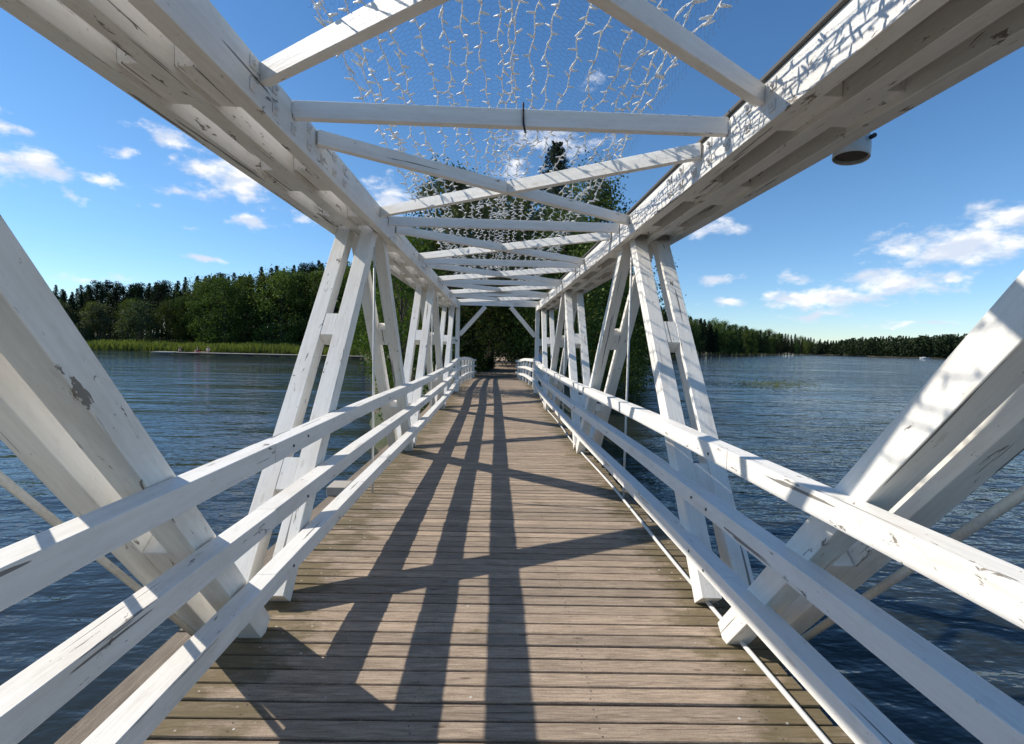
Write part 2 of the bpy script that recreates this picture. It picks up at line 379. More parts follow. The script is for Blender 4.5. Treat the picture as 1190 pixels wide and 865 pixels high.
# shorelines as closed outlines in plan
LAND_A = [(-420,150),(-300,128),(-190,117),(-95,114),(-60,112),(-38,110),(-26,100),(-20,84),(-13,55),(-8,34),(-5.2,22),(-3.8,15.5),(-2.6,13.6),(-2.0,15.5),(-1.5,18),
          (1.5,18.3),(3.2,19.5),(5,24),(9,36),(14,51),(24,90),(42,150),(73,200),(130,270),(234,400),(305,490),(360,640),(420,900),(300,1600),(-900,1600),(-900,300)]
LAND_B = [(283,452),(330,428),(396,385),(520,330),(700,270),(1000,180),(1800,100),(2400,700),(1800,1700),(700,1600),(480,900),(380,640),(330,520)]
def sdf(P, poly):
    poly = np.asarray(poly, float); a = poly; b = np.roll(poly, -1, 0)
    d = np.full(len(P), 1e9); inside = np.zeros(len(P), bool)
    for (ax, ay), (bx, by) in zip(a, b):
        e = np.array((bx-ax, by-ay)); wv = P - np.array((ax, ay))
        tt = np.clip((wv @ e)/(e @ e), 0, 1); q = wv - tt[:, None]*e
        d = np.minimum(d, np.hypot(q[:, 0], q[:, 1]))
        c = ((ay > P[:, 1]) != (by > P[:, 1]))
        with np.errstate(divide='ignore', invalid='ignore'):
            xi = (bx-ax)*(P[:, 1]-ay)/(by-ay) + ax
        inside ^= c & (P[:, 0] < xi)
    return np.where(inside, d, -d)
def height(P):
    P = np.asarray(P, float).reshape(-1, 2)
    dA = sdf(P, LAND_A); dB = sdf(P, LAND_B); d = np.maximum(dA, dB)
    x, y = P[:, 0], P[:, 1]
    z = np.where(d > 0, np.minimum(d*0.5, 1.32), np.maximum(d*0.25, -4.0)) + WZ
    # low reed marsh along the left shore, then the wooded rise behind it
    marsh = (x < -25) & (y > 95) & (d > 0)
    inland = np.clip(d - 9, 0, None)
    rise = np.clip((x + 130)/95, 0, 1)
    hill = np.where(x < 0, np.minimum(inland*(0.05 + 0.17*rise), 2 + 7.5*rise), np.minimum(inland*0.05, 5.0))
    z = np.where((x > 20) & (y > 70) & (d > 0), WZ + np.minimum(d*0.06, 0.7), z)
    z = np.where(marsh, WZ + np.minimum(d*0.05, 0.35) + hill, np.where((d > 12) & (y > 70), z + np.minimum((d-12)*0.05, 5.0), z))
    return z
def gz(x, y): return float(height([(x, y)])[0])
def axis(core0, core1, step, lo, hi, grow=1.16):
    a = list(np.arange(core0, core1+1e-6, step)); s = step; v = core1
    while v < hi: s *= grow; v += s; a.append(v)
    s = step; v = core0
    while v > lo: s *= grow; v -= s; a.insert(0, v)
    return np.array(a)
gx = axis(-14, 18, 0.8, -3000, 3000, 1.07); gy = axis(10, 62, 0.8, -900, 4500, 1.06)
GX, GY = np.meshgrid(gx, gy); P = np.stack([GX.ravel(), GY.ravel()], 1)
Zg = height(P) + np.where(sdf(P, LAND_A) > 2.5, rng.normal(0, 0.02, len(P)), 0)
nx = len(gx); faces = []
ii = np.arange(len(gy)-1)[:, None]*nx + np.arange(nx-1)[None, :]
faces = np.stack([ii, ii+1, ii+1+nx, ii+nx], -1).reshape(-1, 4).tolist()
grd = py_obj('ground', np.column_stack([P, Zg]).tolist(), faces, M['ground'], smooth=True); tag(grd, kind='structure')
# gravel path leading away from the bridge
pv, pf = [], []
ys = np.arange(25.6, 110, 1.0)
for i, y in enumerate(ys):
    cx = 0.1 + 0.5*math.sin((y-26)*0.05) + max(0, y-60)*0.03; hw = 1.5 + min(1.6, (y-25)*0.05)
    for sx in (-1, -0.33, 0.33, 1):
        X = cx + sx*hw; pv.append((X, y, gz(X, y) + 0.05))
    if i: 
        for k in range(3): a = (i-1)*4+k; pf.append((a, a+1, a+5, a+4))
pth = py_obj('path', pv, pf, M['path'], smooth=True); tag(pth, kind='structure')

# ------------------------------------------------------------------ the footbridge
bridge = empty('footbridge', (0, 0, 0), 'white painted timber truss footbridge with plank deck, three-bar railings and braced open top', 'bridge')
D, Y0 = 2.5, 2.95
NODES = list(range(-3, 6))
def ny(k): return Y0 + D*k
YE = 16.3
DECK = [(-9, 0.0), (4, 0.0), (8.5, -0.05), (12.5, -0.04), (16.6, 0.12), (19.5, 0.10), (26.0, -0.08)]
def dz(y): return smooth_interp(DECK, y)
ZB, ZT = 2.71, 2.925                      # top chord, lower and upper face
CH = [(1.21, 1.30), (1.43, 1.53), (1.66, 1.76)]      # its three timbers, from the inside out
LEG = [(1.303, 1.427), (1.533, 1.657)]               # leg timbers between them

# deck: one sheet of separate boards
def deck_mesh():
    V, F, T, MI = [], [], [], []; y = -8.5; pitch = 0.1105
    while y < 25.9:
        wv = pitch - 0.0135 + rnd.uniform(-0.0015, 0.0012); t_ = rnd.random()
        e0, e1 = -1.50 + rnd.uniform(-.02, .02), 1.44 + rnd.uniform(-.02, .02)
        if y > 16.5: sq = 1 - 0.14*(y-16.5)/9.4; e0 *= sq; e1 *= sq
        j = rnd.uniform(-0.0015, 0.0015); b = len(V); xs = np.linspace(e0, e1, 5)
        cup = rnd.uniform(-.001, .003); sk = -0.02
        for x in xs:
            for (dy, zz) in ((0, -0.042), (0, -0.004), (0.0025, cup), (wv-0.0025, cup), (wv, -0.004), (wv, -0.042)):
                yy = y + dy + sk*x; V.append((x, yy, dz(yy) + j + zz + rnd.uniform(-.0006, .0006)))
        for i in range(4):
            for k in range(6):
                k2 = (k+1) % 6; F.append((b+i*6+k, b+i*6+k2, b+(i+1)*6+k2, b+(i+1)*6+k)); T.append(t_)
        F.append(tuple(b+k for k in range(6))); T.append(t_); F.append(tuple(b+24+k for k in range(6))[::-1]); T.append(t_)
        if -1 < y < 9:      # two screw heads over every joist
            for xj in (-1.15, -0.4, 0.4, 1.15):
                for fy in (0.24, 0.76):
                    sx_, sy_ = xj + rnd.uniform(-.012, .012), y + wv*fy + sk*xj + rnd.uniform(-.006, .006); b = len(V)
                    for k in range(6): V.append((sx_ + .0042*math.cos(k*1.0472), sy_ + .0042*math.sin(k*1.0472), dz(sy_) + j + cup + .0012))
                    F.append(tuple(range(b, b+6))); T.append(-1.0)
        y += pitch
    o = py_obj('deck', V, F, M['deck'], bridge, tone=T); o.data.materials.append(M['screw'])
    for f, t_ in zip(o.data.polygons, T):
        if t_ < 0: f.material_index = 1
    me = o.data; bm = bmesh.new(); bm.from_mesh(me); bmesh.ops.recalc_face_normals(bm, faces=bm.faces); bm.to_mesh(me); bm.free()
    return o
deck_mesh()
# long timbers under the deck and cross bearers that carry the outer legs
for x in (-1.15, -0.4, 0.4, 1.15):
    sweep('floor_joist', [(x, y, dz(y) - 0.17) for y in np.arange(-8.4, 25.6, 1.5)], 0.14, 0.22, M['darkwood'], bridge)
for k in (-2, 0, 2, 4):
    timber('cross_bearer', (-1.72, ny(k), dz(ny(k)) - 0.40), (1.72, ny(k), dz(ny(k)) - 0.40), 0.2, 0.22, M['darkwood'], bridge)
def edge_board(y0, y1):
    V = []; pts = np.arange(y0, y1+.01, (y1-y0)/8)
    o = sweep('edge_board', [(-1.735, y, dz(y) - 0.03) for y in pts], 0.135, 0.05, M['board'], bridge)
    a = o.data.attributes.new('tone', 'FLOAT', 'FACE'); a.data.foreach_set('value', [rnd.random()]*len(o.data.polygons))
timber('bearing_block', (-1.72, 5.33, 0.035), (-1.72, 5.60, 0.035), 0.20, 0.09, M['jetty'], bridge)
edge_board(-7.5, 2.78); edge_board(2.80, 9.3); edge_board(9.32, 16.4)

for s in (-1, 1):
    # top chord: three long timbers with spacer blocks between
    for ci, (a, b) in enumerate(CH):
        x = s*(a+b)/2
        cb = sweep('top_chord_beam', [(x, -6.2, (ZB+ZT)/2), (x, 2.0, (ZB+ZT)/2), (x, 9.0, (ZB+ZT)/2), (x, YE, (ZB+ZT)/2)], b-a, ZT-ZB, M['worn2'] if s < 0 else M['worn'], bridge)
        if ci == 0:
            # bolted splice: two rows of square washers
            for i in range(7):
                for zr in (ZB+0.065, ZB+0.165):
                    yy = 2.42 + i*0.235; xx = s*(a - 0.004)
                    bm = bmesh.new(); box_bm(bm, (yy-.026, -xx-.0035, zr-.026), (yy+.026, -xx+.0035, zr+.026), 0.0015)
                    r_ = bmesh.ops.create_cone(bm, cap_ends=True, segments=6, radius1=.012, radius2=.011, depth=.016)
                    bmesh.ops.rotate(bm, verts=r_['verts'], cent=(0,0,0), matrix=Matrix.Rotation(math.pi/2, 3, 'X'))
                    bmesh.ops.translate(bm, verts=r_['verts'], vec=(yy, -(xx - s*0.010), zr))
                    bm_obj('bolt_plate', bm, M['white_metal'], cb)
    for (a, b) in ((CH[0][1], CH[1][0]), (CH[1][1], CH[2][0])):
        for k in range(-3, 6):
            for off, ln in ((-0.55, 0.36), (-1.75, 0.46)):
                yc = ny(k) + off + rnd.uniform(-.04, .04)
                if yc - ln/2 < -6: continue
                timber('chord_spacer_block', (s*(a+b)/2, yc-ln/2, (ZB+ZT)/2+0.014), (s*(a+b)/2, yc+ln/2, (ZB+ZT)/2+0.014), (b-a)-0.002, ZT-ZB-0.036, M['worn2'], bridge)
    if s > 0:
        sweep('chord_cap_strip', [((CH[0][0]+CH[2][1])/2, -6.2, ZT+0.013), ((CH[0][0]+CH[2][1])/2, YE+0.01, ZT+0.013)], CH[2][1]-CH[0][0]+0.04, 0.022, M['felt'], bridge, 0.003)
    # paired legs with spacer blocks
    for k in range(-3, 5):
        lowk, highk = (k, k+1) if k % 2 == 0 else (k+1, k)
        sg = 1 if highk > lowk else -1
        yl, yh = ny(lowk) + sg*0.12, ny(highk) - sg*0.13
        if k == -1: yl, yh = ny(0) - 0.20, ny(-1) + (0.04 if s < 0 else -0.09)
        if k == 4: yh = ny(5) - 0.05
        zl = dz(ny(lowk)) ; P0 = Vector((0, yl, zl + 0.06)); P1 = Vector((0, yh, ZT - 0.10))
        dirv_ = (P1-P0).normalized(); P0 = P0 - dirv_*(0.06 if k == -1 else 0.02) - Vector((0, 0.05 if k == -1 and s > 0 else 0, 0))
        upv = Vector((0, -dirv_.z, dirv_.y)) * (1 if sg > 0 else -1)
        for (a, b) in LEG:
            x = s*(a+b)/2
            timber('truss_leg', P0 + Vector((x - (0.075 if s > 0 else 0.01),0,0)), P1 + Vector((x,0,0)), b-a, 0.128 if k == -1 else 0.145, M['paint'] if rnd.random() < .6 else M['worn'], bridge, up=upv)
        xm0, xm1 = LEG[0][1], LEG[1][0]
        for zc in (1.72, 0.66):
            f = (zc - P0.z)/(P1.z - P0.z); c = P0.lerp(P1, f); x = s*(xm0+xm1)/2
            x -= (0.075 if s > 0 else 0.01)*(1-f); timber('leg_spacer_block', c - dirv_*0.12 + Vector((x,0,0)), c + dirv_*0.12 + Vector((x,0,0)), xm1-xm0-0.002, 0.122 if k == -1 else 0.141, M['worn'], bridge, up=upv)
    # end posts
    yp = 16.05
    for (a, b) in LEG:
        timber('end_post', (s*((a+b)/2-.11), yp, dz(yp) - 0.4), (s*((a+b)/2-.11), yp, ZB - 0.002), b-a, 0.15, M['paint'], bridge, up=(0,1,0))
    for zc in (1.72, 0.75):
        timber('leg_spacer_block', (s*((LEG[0][1]+LEG[1][0])/2-.11), yp, zc-0.11), (s*((LEG[0][1]+LEG[1][0])/2-.11), yp, zc+0.11), LEG[1][0]-LEG[0][1]-0.002, 0.14, M['worn'], bridge, up=(0,1,0))
    # slanting brace of the end portal
    timber('portal_brace', (s*1.19, 16.05, 1.90), (s*0.40, 16.05, ZB+0.09), 0.09, 0.13, M['paint'], bridge, up=(-s, 0, 1))
    # railings: three bars each, in lengths that butt at the feet
    joints = [-8.4, -2.1, 2.62, 8.0, 13.1, 16.1]
    for li, (zt, zb) in enumerate(((1.085, 0.985), (0.745, 0.65), (0.40, 0.305))):
        for j0, j1 in zip(joints, joints[1:]):
            yy = np.linspace(j0+0.0015, j1-0.0015, 7)
            jit = rnd.uniform(-.004, .004)
            sweep('railing_bar', [(s*(1.243+jit) - (0.03 if s > 0 else 0), y, dz(y)*0.8 + (zt+zb)/2) for y in yy], 0.105, zt-zb, M['paint'] if rnd.random() < .75 else M['worn'], bridge)
        for y in (ny(0)-.10, ny(0)+.12, ny(2)-.1, ny(2)+.1, ny(1), ny(-1)+.35):
            for o_ in [c for c in bridge.children if c.name.startswith('railing_bar')][-(len(joints)-1):]:
                ys_ = [v.co.x for v in o_.data.vertices]
                if min(ys_) < y < max(ys_) and rnd.random() < .8:
                    bm = bmesh.new(); bmesh.ops.create_cone(bm, cap_ends=True, segments=10, radius1=.009, radius2=.007, depth=.008)
                    bmesh.ops.rotate(bm, verts=bm.verts, cent=(0,0,0), matrix=Matrix.Rotation(math.pi/2, 3, 'X'))
                    xi_ = s*1.1905 - (0.03 if s > 0 else 0); bmesh.ops.translate(bm, verts=bm.verts, vec=(y, -xi_, dz(y)*.8 + (zt+zb)/2 + rnd.uniform(-.02, .02)))
                    bm_obj('bolt_head', bm, M['darkwood'], o_)
        yy = np.linspace(16.1015, 26.2, 10)
        sweep('railing_bar', [(s*(1.243 - 0.0145*(y-16.1) - 0.012*max(0, y-22)), y, dz(y) + ((zt+zb)/2 - dz(16.1)*0.2)*(1 - 0.013*(y-16.1))) for y in yy], 0.09, zt-zb, M['paint'], bridge)
    for y in np.arange(17.8, 26.3, 1.65):
        x = s*(1.243 - 0.0145*(y-16.1) - 0.012*max(0, y-22) + 0.095)
        timber('railing_post', (x, y, dz(y) - 0.25), (x, y, dz(y) + 0.93), 0.09, 0.10, M['paint'], bridge, up=(0,1,0))
    # steel rods: upright at the upper nodes, slanting beside the nearest leg
    for k in (-1, 1, 3):
        tube('tie_rod', [(s*1.365, ny(k)+0.0, dz(ny(k)) - 0.3), (s*1.365, ny(k), ZT - 0.05)], 0.012, M['white_metal'], bridge)
    pA, pB = Vector((s*1.61, 0.06, 2.86)), Vector((s*1.61, 2.81, -0.13))
    if s > 0: pA.y -= 0.12; pB.y -= 0.02
    tube('slanting_rod', [pA.lerp(pB, f/6) for f in range(7)], 0.018 if s > 0 else 0.014, M['rope'], bridge)

# overhead cross beams and X braces between the chords
HB = 0.094
for k in range(-2, 6):
    y = ny(k) - 0.05
    timber('cross_beam', (-1.205, y, ZT - HB/2 - 0.002), (1.205, y, ZT - HB/2 - 0.002), 0.05, HB, M['paint'], bridge)
timber('cross_beam', (-1.205, 16.1, ZT - HB/2 - 0.002), (1.205, 16.1, ZT - HB/2 - 0.002), 0.09, HB, M['paint'], bridge)
for k in range(-2, 5):
    ya, yb = ny(k) + 0.30, ny(k+1) - 0.42
    timber('diagonal_brace', (-1.205, yb, ZT - HB/2 - 0.004), (1.205, ya, ZT - HB/2 - 0.004), 0.055, HB - 0.002, M['paint'], bridge)
    # the other diagonal is halved: two pieces that butt against the first
    mid = Vector((0, (ya+yb)/2, ZT - HB/2 - 0.008)); dd = Vector((1.205, (yb-ya)/2, 0)); u_ = dd.normalized()*0.031
    timber('diagonal_brace', mid - dd, mid - u_, 0.055, HB - 0.006, M['paint'], bridge)
    timber('diagonal_brace', mid + u_, mid + dd, 0.055, HB - 0.006, M['paint'], bridge)

# things fixed to the bridge
pipe = tube('cable_pipe', [(1.30 + 0.012*math.sin(y*1.3), y, dz(y) + 0.03) for y in np.arange(-6, 16, 0.5)], 0.013, M['white_metal'])
tag(pipe, 'thin white pipe running along the right edge of the plank deck', 'pipe')
strap = tube('black_strap', [(0.05, 2.872, 2.955), (0.05, 2.868, 2.90), (0.054, 2.866, 2.835), (0.064, 2.862, 2.79)], 0.006, M['black'])
tag(strap, 'short black strap hanging over the nearest full cross beam', 'strap')
lampE = empty('spot_lamp', (1.868, 2.80, 2.738), 'grey round spot lamp under the outer edge of the right top beam', 'lamp')
bm = bmesh.new()
rings = [(0.098, -0.055), (0.101, -0.05), (0.098, 0.02), (0.088, 0.075), (0.07, 0.12), (0.045, 0.15), (0.0, 0.155)]
prev = None
for (r_, z_) in rings + []:
    cur = [bm.verts.new((r_*math.cos(2*math.pi*i/28), r_*math.sin(2*math.pi*i/28), z_)) for i in range(28)] if r_ else [bm.verts.new((0, 0, z_))]*28
    if prev:
        for i in range(28):
            vs = [prev[i], prev[(i+1) % 28], cur[(i+1) % 28], cur[i]]; u = []
            [u.append(v) for v in vs if v not in u]; bm.faces.new(u)
    prev = cur
hs_ = bm_obj('housing', bm, M['lamp'], lampE, True); hs_.rotation_euler = (R(-4), R(7), 0); hs_.scale = (.9, .9, .9)
m_ = hs_.modifiers.new('thick', 'SOLIDIFY'); m_.thickness = 0.006; m_.offset = -1
bm = bmesh.new(); bmesh.ops.create_cone(bm, cap_ends=True, segments=28, radius1=0.088, radius2=0.088, depth=0.006)
ln_ = bm_obj('lens', bm, M['lens'], hs_); ln_.location = (0, 0, -0.03)
bm = bmesh.new(); box_bm(bm, (-0.112, -0.03, 0.0), (-0.088, 0.03, 0.10), 0.003); bm_obj('bracket', bm, M['lamp'], lampE)
for y in (-0.05, 0.05):
    bm = bmesh.new(); bmesh.ops.create_cone(bm, cap_ends=True, segments=10, radius1=0.012, radius2=0.012, depth=0.03)
    k_ = bm_obj('clamp_screw', bm, M['black'], lampE); k_.rotation_euler = (math.pi/2, 0, 0); k_.location = (0.04, y*2.0, 0.035)

# ------------------------------------------------------------------ chicken-wire canopy and strings of lights
ACX, AHW, AZ0, AH = -0.03, 0.86, 2.965, 0.62
def arch(th, y):
    """th from 0 (right foot) to pi (left foot); sags a little between the cross beams"""
    sag = 0.055*math.sin(math.pi*((y - Y0)/D))**2
    rag = 0.03*math.sin(y*2.3 + th*5) + 0.02*math.sin(y*5.1 - th*9)
    return Vector((ACX + AHW*math.cos(th)*(1 - 0.10*math.sin(th)), y, AZ0 + (AH + rag)*math.sin(th)**0.8 - sag*math.sin(th)))
def net():
    cell = 0.052; L0, L1 = 0.9, 15.4; arclen = 2.35
    nu = int((L1-L0)/(cell*1.5)); nv = int(arclen/(cell*0.866)); E = []
    def pt(u, v): return arch(math.pi*min(1, max(0, v/arclen)), L0 + u)
    s3 = cell/math.sqrt(3)*1.0
    # hexagon grid, each cell gives three of its edges
    cols = int(arclen/(1.5*s3)); rows = int((L1-L0)/(math.sqrt(3)*s3)); edges = []
    for c_ in range(cols):
        for r_ in range(rows):
            cv = c_*1.5*s3; cu = (r_ + 0.5*(c_ % 2))*math.sqrt(3)*s3
            h = [(cu + s3*math.sin(a), cv + s3*math.cos(a)) for a in (0, R(60), R(120), R(180))]
            for a, b in ((0, 1), (1, 2), (2, 3)): edges.append((h[a], h[b]))
    V = np.zeros((len(edges)*6, 3)); F = np.zeros((len(edges)*3, 4), int); r = 0.0005
    for i, (a, b) in enumerate(edges):
        p, q = pt(*a), pt(*b); d = (q-p); d = d.normalized() if d.length > 0 else Vector((0,1,0))
        x = d.cross(Vector((0.3, 0.2, 0.93))).normalized(); y_ = d.cross(x)
        for k in range(3):
            o_ = (x*math.cos(k*2.0944) + y_*math.sin(k*2.0944))*r
            V[i*6+k] = p + o_; V[i*6+3+k] = q + o_
            F[i*3+k] = (i*6+k, i*6+(k+1) % 3, i*6+3+(k+1) % 3, i*6+3+k)
    o = py_obj('wire_netting', V.tolist(), F.tolist(), M['wire'])
    tag(o, 'arched chicken wire netting laid along the top of the footbridge', 'wire netting')
net()
# socket with its small bulb, one mesh shared by all
bm = bmesh.new(); prev = None
for (r_, x_) in ((0.0, 0), (0.0062, 0.001), (0.0068, 0.016), (0.0075, 0.020), (0.0055, 0.024), (0.0048, 0.04), (0.0030, 0.048), (0.0, 0.052)):
    cur = [bm.verts.new((x_, r_*math.cos(2*math.pi*i/7), r_*math.sin(2*math.pi*i/7))) for i in range(7)] if r_ else [bm.verts.new((x_, 0, 0))]*7
    if prev:
        for i in range(7):
            vs = [prev[i], prev[(i+1) % 7], cur[(i+1) % 7], cur[i]]; u = []
            [u.append(v) for v in vs if v not in u]; bm.faces.new(u)
    prev = cur
bmesh.ops.recalc_face_normals(bm, faces=bm.faces)
bulb_me = bpy.data.meshes.new('bulb'); bm.to_mesh(bulb_me); bm.free(); bulb_me.materials.append(M['bulb'])
for f in bulb_me.polygons: f.use_smooth = True
NUM = ['second', 'third', 'fourth', 'fifth', 'sixth', 'seventh', 'eighth', 'ninth', 'tenth']
ORD = ['leftmost'] + [q + ' from left' for q in NUM] + ['middle'] + [q + ' from right' for q in NUM[::-1]] + ['rightmost']
NS = 21
for si in range(NS):
    sf = si/(NS-1); th = math.pi*(0.965 - 0.93*(sf + 0.030*math.sin(4*math.pi*sf)*-1)) + rnd.uniform(-.025, .025)
    le = empty('light_string', (0, 0, 0), 'string of white fairy lights under the wire netting, %s of twenty-one' % ORD[si], 'fairy lights', 'strings of fairy lights under the wire netting')
    y = 1.45; pts = []; ph = rnd.uniform(0, 6); zag = 0
    while y < 14.4:
        wv = 0.018*math.sin(y*7 + ph) + 0.014*math.sin(y*17 + ph*2) + 0.03*math.sin(y*1.9 + ph)
        p = arch(min(3.1, max(0.04, th + wv)), y); droop = 0.012 + 0.02*abs(math.sin(y*3.1 + ph))
        p.z -= droop; pts.append(p); y += 0.033
    for sgn in (0, 1):      # the cable is a twisted pair
        tw = []
        for i, p in enumerate(pts):
            a = i*1.3 + sgn*math.pi; tw.append(p + Vector((math.cos(a), 0, math.sin(a)))*0.0034)
        tube('cable', tw, 0.0023, M['cable'], le, 4)
    nb = 0; i = 1; far_v, far_f = [], []
    bv = [v.co.copy() for v in bulb_me.vertices]; bf = [tuple(p.vertices) for p in bulb_me.polygons]
    while i < len(pts)-2:
        p = pts[i]; d = (pts[i+1]-pts[i-1]).normalized()
        side = Vector((1 if nb % 2 else -1, 0, 0)); side = (side + Vector((rnd.uniform(-.5,.5), rnd.uniform(-.5,.5), rnd.uniform(-1.0,.5)))).normalized()
        x = (side - d*side.dot(d)).normalized()*0.9 + d*rnd.uniform(-.9, .9); x.normalize()
        z = x.cross(d).normalized(); yv = z.cross(x)
        mw = Matrix((x, yv, z)).transposed().to_4x4(); mw.translation = p; mw = mw @ Matrix.Scale(rnd.uniform(.9, 1.2), 4)
        if nb < 100:
            b = bpy.data.objects.new('bulb', bulb_me); C.objects.link(b); b.parent = le; b.matrix_local = mw
        else:
            o_ = len(far_v); far_v += [mw @ v for v in bv]; far_f += [tuple(o_+k for k in f) for f in bf]
        nb += 1; i += rnd.choice((2, 3, 3, 4))
    if far_v: tag(py_obj('bulbs', far_v, far_f, M['bulb'], le, True), kind='stuff')

# ------------------------------------------------------------------ vegetation
def quads(name, ctr, nrm, size, asp, mat, parent, tone, droop=None):
    """leaf-sized faces: centre, normal, size; built as one mesh"""
    n = len(ctr); nrm = nrm/np.linalg.norm(nrm, axis=1, keepdims=True)
    rv = rng.normal(size=(n, 3)) if droop is None else droop
    u = np.cross(nrm, rv); u /= np.linalg.norm(u, axis=1, keepdims=True) + 1e-9
    v = np.cross(nrm, u); s = size[:, None]
    u = u*s*0.5*asp; v = v*s*0.5
    V = np.stack([ctr - v*0.9, ctr + u*0.75 - v*0.1, ctr + v*1.1, ctr - u*0.75 + v*0.1], 1).reshape(-1, 3)
    F = np.arange(n*4).reshape(-1, 4)
    return py_obj(name, V.tolist(), F.tolist(), mat, parent, tone=np.clip(tone, 0, 1))
def limb_geo(segs):
    V, F = [], []
    for (pts, rad, sd) in segs:
        v, f = tube_geo(pts, rad, sd); b = len(V); V += [tuple(q) for q in v]; F += [tuple(b+i for i in ff) for ff in f]
    return V, F
def broadleaf(name, H, RX, base_frac, n, leaf, mat, label, group=None, bark='bark', lobes=26, seed=0, lean=(0, 0), trunk_r=None, top=1.0):
    """tapered trunk with limbs that carry leaf clumps spread through the crown"""
    rg = np.random.default_rng(seed + 100); rr = random.Random(seed)
    root = empty(name, (0, 0, 0), label, 'tree', group)
    tr = trunk_r or H*0.02
    segs = [([(lean[0]*f, lean[1]*f, H*f*0.92) for f in (0, .25, .5, .75, 1)], [tr*1.25, tr, tr*.75, tr*.42, tr*.1], 7)]
    cen = []
    for i in range(lobes):
        f = base_frac + (1-base_frac)*((i+0.5)/lobes)
        w_ = RX*(math.sin(math.pi*min(1, ((f-base_frac)/(1-base_frac))*0.80 + 0.16))**0.75)*top
        a = i*2.39996 + rr.uniform(-.4, .4); q = rr.uniform(0.45, 1.0)
        c = np.array((math.cos(a)*w_*q + lean[0]*f, math.sin(a)*w_*q + lean[1]*f, H*f*0.97)); cen.append((c, RX*rr.uniform(.26, .46)))
        f0 = max(0.12, f - 0.2); segs.append(([(lean[0]*f0, lean[1]*f0, H*f0), tuple(c*np.array((.55, .55, 1)) - np.array((0, 0, H*0.05))), tuple(c)], [tr*.35, tr*.2, tr*.06], 4))
    V, F = limb_geo(segs); py_obj('trunk', V, F, M[bark], root)
    per = n//lobes; ctr, tone = [], []
    for c, r in cen:
        d = rg.normal(size=(per, 3)); d /= np.linalg.norm(d, axis=1, keepdims=True)
        rad = r*rg.uniform(0.25, 1.05, per)**0.6
        sub = rg.integers(0, 7, per); off = rg.normal(size=(7, 3))*0.33*r
        q = c + d*rad[:, None]*np.array((1, 1, .72)) + off[sub]
        ctr.append(q); tone.append(rg.normal(0.45 + rg.normal()*0.16, 0.2, per))
    ctr = np.concatenate(ctr); nrm = rg.normal(size=ctr.shape) + np.array((0, 0, 0.8))
    quads('crown', ctr, nrm, leaf*rg.uniform(.6, 1.3, len(ctr)), 0.8, M[mat], root, np.concatenate(tone))
    return root
def spruce(name, H, RX, n, leaf, label, group=None, seed=0, base_frac=0.10, mat='needle', bark='bark', droop=0.35):
    rg = np.random.default_rng(seed + 500); root = empty(name, (0, 0, 0), label, 'tree', group)
    tr = H*0.012
    segs = [([(0, 0, 0), (0, 0, H*.5), (0, 0, H)], [tr*1.2, tr*.7, tr*.08], 7)]
    nbr = int(70 + H*7); ctr, nrm, tone, sz = [], [], [], []; per = max(8, n//nbr)
    for i in range(nbr):
        g = ((i + rg.uniform(0, 1))/nbr)**0.85; f = base_frac + (1-base_frac)*g*0.985
        L = RX*((1-f)**0.78*rg.uniform(.70, 1.12) + 0.05)
        a = i*2.39996 + rg.uniform(-.5, .5); dirx, diry = math.cos(a), math.sin(a); m = max(5, int(per*(0.45 + 1.1*(1-f))))
        t = rg.uniform(0.02, 1, m)**0.75
        up_ = 0.35*max(0, f-.75)*4
        z = H*f - droop*L*t + (0.20 + up_)*L*t*t
        side = rg.normal(0, 0.17, m)*(L*(1.15-t) + .06*RX)
        q = np.stack([dirx*L*t - diry*side, diry*L*t + dirx*side, z + rg.normal(0, .04, m)*L - abs(rg.normal(0, .13, m))*(L + .05*RX)], 1)
        ctr.append(q); nrm.append(rg.normal(size=(m, 3))*0.7 + np.array((dirx*.5, diry*.5, .7))); tone.append(rg.normal(.38 + rg.normal()*.16, .2, m)); sz.append(leaf*rg.uniform(.6, 1.3, m)*(0.7 + 0.3*(1-f)))
        if i % 3 == 0: segs.append(([(0, 0, H*f), (dirx*L*.9, diry*L*.9, H*f - droop*L*.7)], [tr*.25, tr*.06], 3))
    V, F = limb_geo(segs); py_obj('trunk', V, F, M[bark], root)
    quads('crown', np.concatenate(ctr), np.concatenate(nrm), np.concatenate(sz), 0.6, M[mat], root, np.concatenate(tone))
    return root
def place(o, x, y, rz=0.0, s=1.0, z=None, sz=None):
    o.location = (x, y, (gz(x, y) if z is None else z) - 0.05); o.rotation_euler = (0, 0, rz); o.scale = (s, s, sz or s)
def at(px, Y): return CAM.x + (px - VPX)/FPX*Y

# trees round the landing, each seen on its own
place(broadleaf('birch_tree', 6.4, 1.35, 0.04, 12000, 0.10, 'bush', 'bright green leafy tree hanging over the water left of the bridge', lobes=34, seed=1, trunk_r=.07), -3.15, 16.8, 0.3)
place(broadleaf('alder_tree', 11.0, 2.4, 0.08, 22000, 0.16, 'leaf', 'tall broadleaf tree behind the left truss at the far end of the bridge', lobes=34, seed=2), at(520, 27), 27)
place(broadleaf('alder_tree', 8.5, 3.0, 0.05, 18000, 0.16, 'bush', 'rounded lighter green tree low on the bank left of the bridge end', lobes=30, seed=3), at(474, 31), 31)
place(spruce('spruce_tree', 18.6, 5.4, 34000, 0.30, 'tallest pointed spruce rising above the light strings at the bridge end', seed=4), at(641, 42), 42)
place(spruce('spruce_tree', 16.2, 4.6, 26000, 0.30, 'second pointed spruce left of the tallest one behind the cross braces', seed=5), at(604, 46), 46)
place(broadleaf('broadleaf_tree', 14.2, 3.4, 0.12, 20000, 0.20, 'leaf', 'dark broadleaf tree with a rounded top above the right truss', lobes=34, seed=6), at(688, 36), 36)
